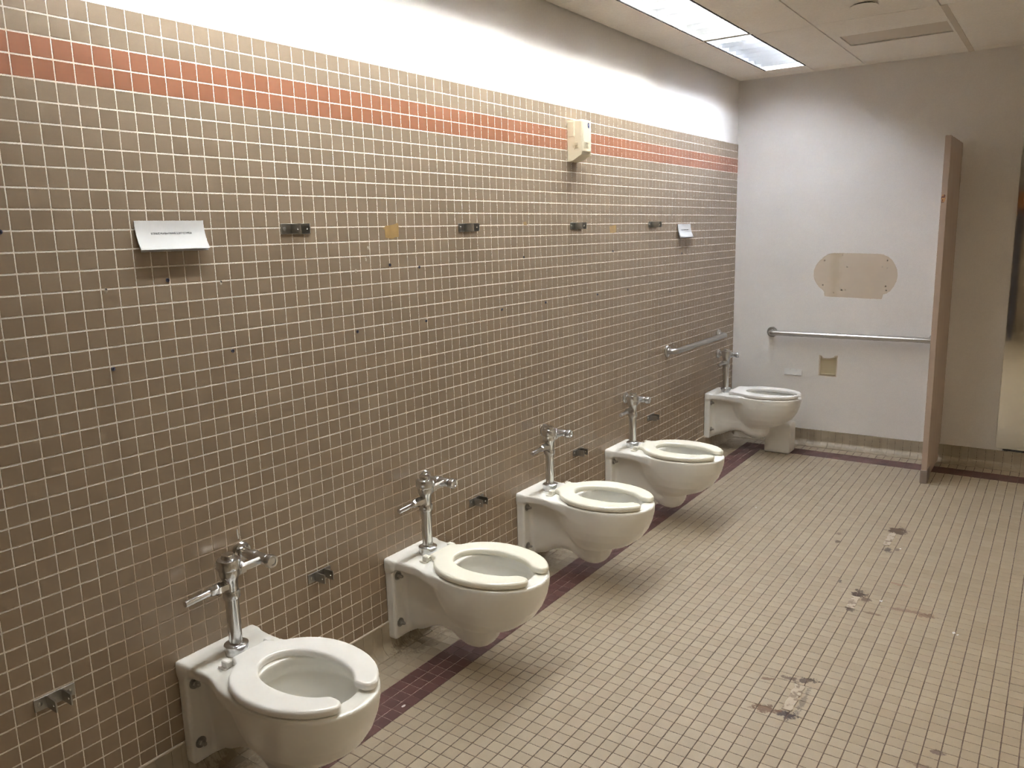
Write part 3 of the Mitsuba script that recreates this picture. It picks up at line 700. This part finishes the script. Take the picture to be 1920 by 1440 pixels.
def flat_on_wall(poly, t):
    m = extrude(poly, t); v = np.array(m.vertices)
    m.vertices = np.stack([v[:, 2], v[:, 0], v[:, 1]], 1); m.fix_normals()
    return m
for i, (y, z) in enumerate([(0.161, 1.478), (0.511, 1.476), (1.065, 1.481), (1.132, 1.559), (1.972, 1.485), (1.118, 1.520)]):
    c = put('chip', ply(flat_on_wall(blob(0.0052, 11, i + 3, 1.5), 0.0004), 'chipped_bisque', False), 'wall_left', place((0.0001, y, z)))
    tag(c, 'pale chipped spot in the tiles')
    if i in (0, 1, 4): put('chip_hole', ply(lathe([(0, 0.0007), (0.0028, 0.0007), (0.0028, 0)], 'x', n=10), 'dark_hole', False), 'wall_left', place((0.0001, y + 0.001, z + 0.003)))
c = put('caulk_drip', ply(flat_on_wall(Polygon([(-.001, .016), (.002, .017), (.003, .004), (.005, -.014), (.001, -.016), (-.001, -.002)]), 0.0012), 'white_plastic', False), 'wall_left', place((0.0001, 0.486, 0.694)))
tag(c, 'white caulk drip above the nearest flush valve')
for poly, y, z, lab in ((Polygon([(-.046, .010), (-.036, .012), (-.030, .017), (.010, .021), (.036, .028), (.040, .020), (.038, -.024), (.018, -.024), (.004, -.030), (-.020, -.027), (-.034, -.026), (-.036, .004)]), 1.258, 1.619, 'larger yellow tape mark stuck on the tiles between the first two high brackets'),
                        (Polygon([(-.040, .014), (.036, .020), (.042, .012), (.038, -.020), (-.030, -.022)]), 3.015, 1.607, 'smaller yellow tape mark between the third and fourth high brackets'),
                        (Polygon([(-.014, .006), (.010, .009), (.016, -.008), (-.008, -.007)]), 2.149, 1.640, 'tiny yellow tape scrap right of the second high bracket')):
    k = put('tape_residue', ply(flat_on_wall(poly, 0.0006), 'yellow_adhesive', False), None, place((0.0002, y, z)))
    tag(k, lab, 'tape mark')

# ================================================================ air freshener
k = thing('air_freshener'); tag(k, 'cream plastic air freshener box mounted on the orange stripe', 'air freshener')
y0, y1, z0, z1 = 2.540, 2.632, 1.936, 2.128
prof = Polygon([(0.0, z0), (0.030, z0 + 0.004), (0.078, z0 + 0.030), (0.080, z0 + 0.050), (0.040, z0 + 0.052), (0.040, z1), (0.0, z1)])
m = extrude(prof, y1 - y0); v = np.array(m.vertices); m.vertices = np.stack([v[:, 0] + 0.0005, y0 + v[:, 2], v[:, 1]], 1); m.fix_normals()
put('back_case', ply(m, 'beige_plastic', False), k)
cov = rounded_plate(sbox(0.016, y0 + 0.002, 0.086, y1 - 0.002).buffer(-0.012).buffer(0.012), z0 + 0.040, z1 + 0.002, 0.008, 0.004)
c = put('cover', ply(cov, 'beige_plastic', True), k)
for i in range(5):   # raised vent fins on the front and the side
    z = z0 + 0.062 + i * 0.0058
    put('vent_fin', ply(cat(cham(0.0850, 0.0885, y0 + 0.014, y0 + 0.050, z, z + 0.0026, 0.0006), cham(0.030, 0.060, y0 - 0.0022, y0 + 0.003, z, z + 0.0026, 0.0006)), 'beige_plastic', False), c)
lg = extrude(affinity.scale(Point(0, 0).buffer(0.010, 12), 0.85, 1.35), 0.0008); v = np.array(lg.vertices); lg.vertices = np.stack([v[:, 2] + 0.0860, y0 + 0.058 + v[:, 0], z1 - 0.024 + v[:, 1]], 1); lg.fix_normals()
put('logo_badge', ply(lg, 'logo_blue', False), c)
sp = extrude(affinity.scale(Point(0, 0).buffer(0.0035, 8), 0.8, 1.5), 0.0006); v = np.array(sp.vertices); sp.vertices = np.stack([v[:, 2] + 0.0866, y0 + 0.058 + v[:, 0], z1 - 0.023 + v[:, 1]], 1); sp.fix_normals()
put('logo_mark', ply(sp, 'paper', False), c)
put('side_step', ply(cham(0.004, 0.040, y0 - 0.0035, y0 + 0.002, z0 + 0.117, z1 - 0.006, 0.001), 'beige_plastic', False), k)

# ================================================================ grab bars
def arc_bar(a, b, off, r_b, axis):
    """points from the wall at a out by off, along to b, back to the wall"""
    n = 8
    def P(s, o): return (o, s) if axis == 'y' else (s, o)
    pts = [(a, 0.0), (a, off - r_b)]
    pts += [(a + r_b * (1 - math.cos(t)), off - r_b + r_b * math.sin(t)) for t in np.linspace(0, np.pi / 2, n)[1:]]
    pts += [(a + (b - a) * f, off) for f in (0.25, 0.5, 0.75)]
    pts += [(b - r_b + r_b * math.sin(t), off - r_b + r_b * math.cos(t)) for t in np.linspace(0, np.pi / 2, n)]
    pts += [(b, 0.0)]
    return pts
flange = [(0, 0.0), (0.0375, 0.0), (0.0385, 0.004), (0.034, 0.011), (0.0215, 0.013), (0.020, 0.016), (0, 0.016)]
k = thing('grab_bar'); tag(k, 'steel grab bar on the tiled wall above the far corner toilet', 'grab bar', 'stainless grab bars')
put('rail', ply(tube_path([(o + 0.001, s, 0.830) for s, o in arc_bar(3.760, 4.672, 0.058, 0.030, 'y')], 0.0185, 20), 'brushed_steel', 40), k)
for y in (3.760, 4.672): put('flange', ply(lathe(flange, 'x', (0.0005, y, 0.830), 32), 'brushed_steel', 35), k)
k = thing('grab_bar'); tag(k, 'long steel grab bar on the white end wall reaching to the partition', 'grab bar', 'stainless grab bars')
put('rail', ply(tube_path([(s, YE - 0.001 - o, 0.826) for s, o in arc_bar(0.297, 1.378, 0.058, 0.026, 'x')], 0.0185, 20), 'brushed_steel', 40), k)
for x in (0.297, 1.378):
    m = lathe(flange, 'y', (0, 0, 0), 32, True); m.vertices = np.array(m.vertices) + [x, YE - 0.0003, 0.826]
    put('flange', ply(m, 'dull_zinc', 35), k)

# ================================================================ end wall fittings
k = thing('mounting_strip'); tag(k, 'small white mounting strip with two screw holes, left of the tan recess', 'mounting strip')
ms = sbox(0.397, 0.516, 0.523, 0.560).difference(Point(0.437, 0.553).buffer(0.003)).difference(Point(0.485, 0.553).buffer(0.003))
put('plate', ply(on_end(ms, 0.004, YE - 0.0045), 'white_plastic', False), k)
put('lower_lip', ply(cham(0.397, 0.523, YE - 0.009, YE - 0.0005, 0.5145, 0.518, 0.0008), 'white_plastic', False), k)

k = thing('stall_partition'); tag(k, 'tall brown laminate stall partition standing out from the end wall', 'stall partition')
pp = Polygon([(4.405, 0.02), (YE - 0.066, 0.02), (YE - 0.066, 0.126), (YE - 0.001, 0.126), (YE - 0.001, 2.089), (4.405, 2.089)])
m = extrude(pp.buffer(-0.002), 0.032); v = np.array(m.vertices); core = np.stack([1.424 + v[:, 2], v[:, 0], v[:, 1]], 1); fc = m.faces
m2 = extrude(pp, 0.028); v2 = np.array(m2.vertices); m2.vertices = np.stack([1.426 + v2[:, 2], v2[:, 0], v2[:, 1]], 1); m2.fix_normals()
m.vertices = core; m.fix_normals()
put('panel', ply(cat(m, m2), 'partition_laminate', False), k)
put('shoe', ply(cham(1.420, 1.460, 4.400, 4.52, 0.0, 0.085, 0.002), 'shoe_metal', False), k)
stk = extrude(blob(0.021, 14, 5, 1.35), 0.0006); v = np.array(stk.vertices); stk.vertices = np.stack([1.436 + v[:, 0] * 0.6, 4.4045 - v[:, 2], 1.731 + v[:, 1]], 1); stk.fix_normals()
put('sticker', ply(stk, 'orange_sticker', False), k)
k = thing('mirror'); tag(k, 'tall frameless mirror on the end wall at the right edge', 'mirror')
put('glass', ply(cham(1.778, 2.69, YE - 0.007, YE - 0.001, CAP + 0.014, 2.15, 0.0015), 'mirror_silver', False), k)
put('bottom_clip', ply(cham(1.82, 2.65, YE - 0.010, YE - 0.0005, CAP + 0.004, CAP + 0.0135, 0.001), 'slot_black', False), k)

# ---- what the mirror shows: a stall post and a door at the back of the room
k = thing('stall_post'); tag(k, 'dark stall post seen as a narrow strip in the mirror', 'post')
put('post', ply(cham(1.473, 1.528, -1.60, -1.54, 0.06, 1.74, 0.003), 'post_navy', False), k)
put('shoe', ply(cham(1.466, 1.535, -1.61, -1.53, 0.0, 0.06, 0.003), 'shoe_metal', False), k)
put('cap', ply(cham(1.470, 1.531, -1.603, -1.537, 1.74, 1.80, 0.003), 'orange_panel', False), k)
d = structure('door_1', cham(1.53, 2.45, YB + 0.0005, YB + 0.04, 0.30, 1.66, 0.004), 'door_dark')
put('frame', ply(cat(cham(1.43, 1.53, YB + 0.0005, YB + 0.05, 0.0, 1.70, 0.004), cham(2.45, 2.53, YB + 0.0005, YB + 0.05, 0.0, 1.70, 0.004), cham(1.53, 2.45, YB + 0.0005, YB + 0.05, 0.0, 0.30, 0.004)), 'frame_tan', False), d)

# ================================================================ mortar left on the floor where pilasters stood
def mortar(x, y, w, L, seed, label):
    g = random.Random(seed)
    n = 16
    side = [(w * (0.40 + 0.16 * g.random()), -L / 2 + L * i / n) for i in range(n + 1)]
    other = [(-w * (0.40 + 0.16 * g.random()), L / 2 - L * i / n) for i in range(n + 1)]
    m = extrude(Polygon(side + other).buffer(0), 0.004)
    m = m.subdivide_to_size(0.012)
    v = np.array(m.vertices)
    top = v[:, 2] > 0.002
    v[top, 2] = 0.0012 + 0.0045 * meshkit.fbm(v[top] * 60 + seed, 3)
    m.vertices = v
    k = put('mortar_strip', ply(m, 'old_mortar', 30), None, place((x, y, 0.0001)))
    tag(k, label, 'mortar strip', 'mortar strips left on the floor')
mortar(1.418, 1.628, 0.034, 0.175, 1, 'grey mortar strip on the floor nearest the camera, beside rust stains')
mortar(1.431, 2.482, 0.032, 0.125, 2, 'middle grey mortar strip on the floor with dark grime at its end')
mortar(1.434, 3.320, 0.032, 0.190, 3, 'farthest grey mortar strip on the floor, toward the partition')
FLECKS = [(1.822, 2.412, 'larger white paint fleck of a pair on the right part of the floor'), (1.502, 3.215, 'white paint fleck beside the farthest mortar strip'), (1.53, 2.56, 'white paint fleck beside the middle mortar strip'),
          (1.836, 2.403, 'smaller white paint fleck of a pair on the right part of the floor'), (0.306, 0.866, 'white paint fleck on the dark border between the first two toilets'), (0.70, 3.45, 'white paint fleck on the floor beyond the fourth toilet')]
for i, (x, y, lab) in enumerate(FLECKS):
    k = put('paint_fleck', ply(extrude(blob(0.0045 if i == 3 else 0.006, 7, 20 + i, 1.6), 0.0008), 'paper', False), None, place((x, y, 0.0002)))
    tag(k, lab, 'paint fleck', 'white paint flecks on the floor')
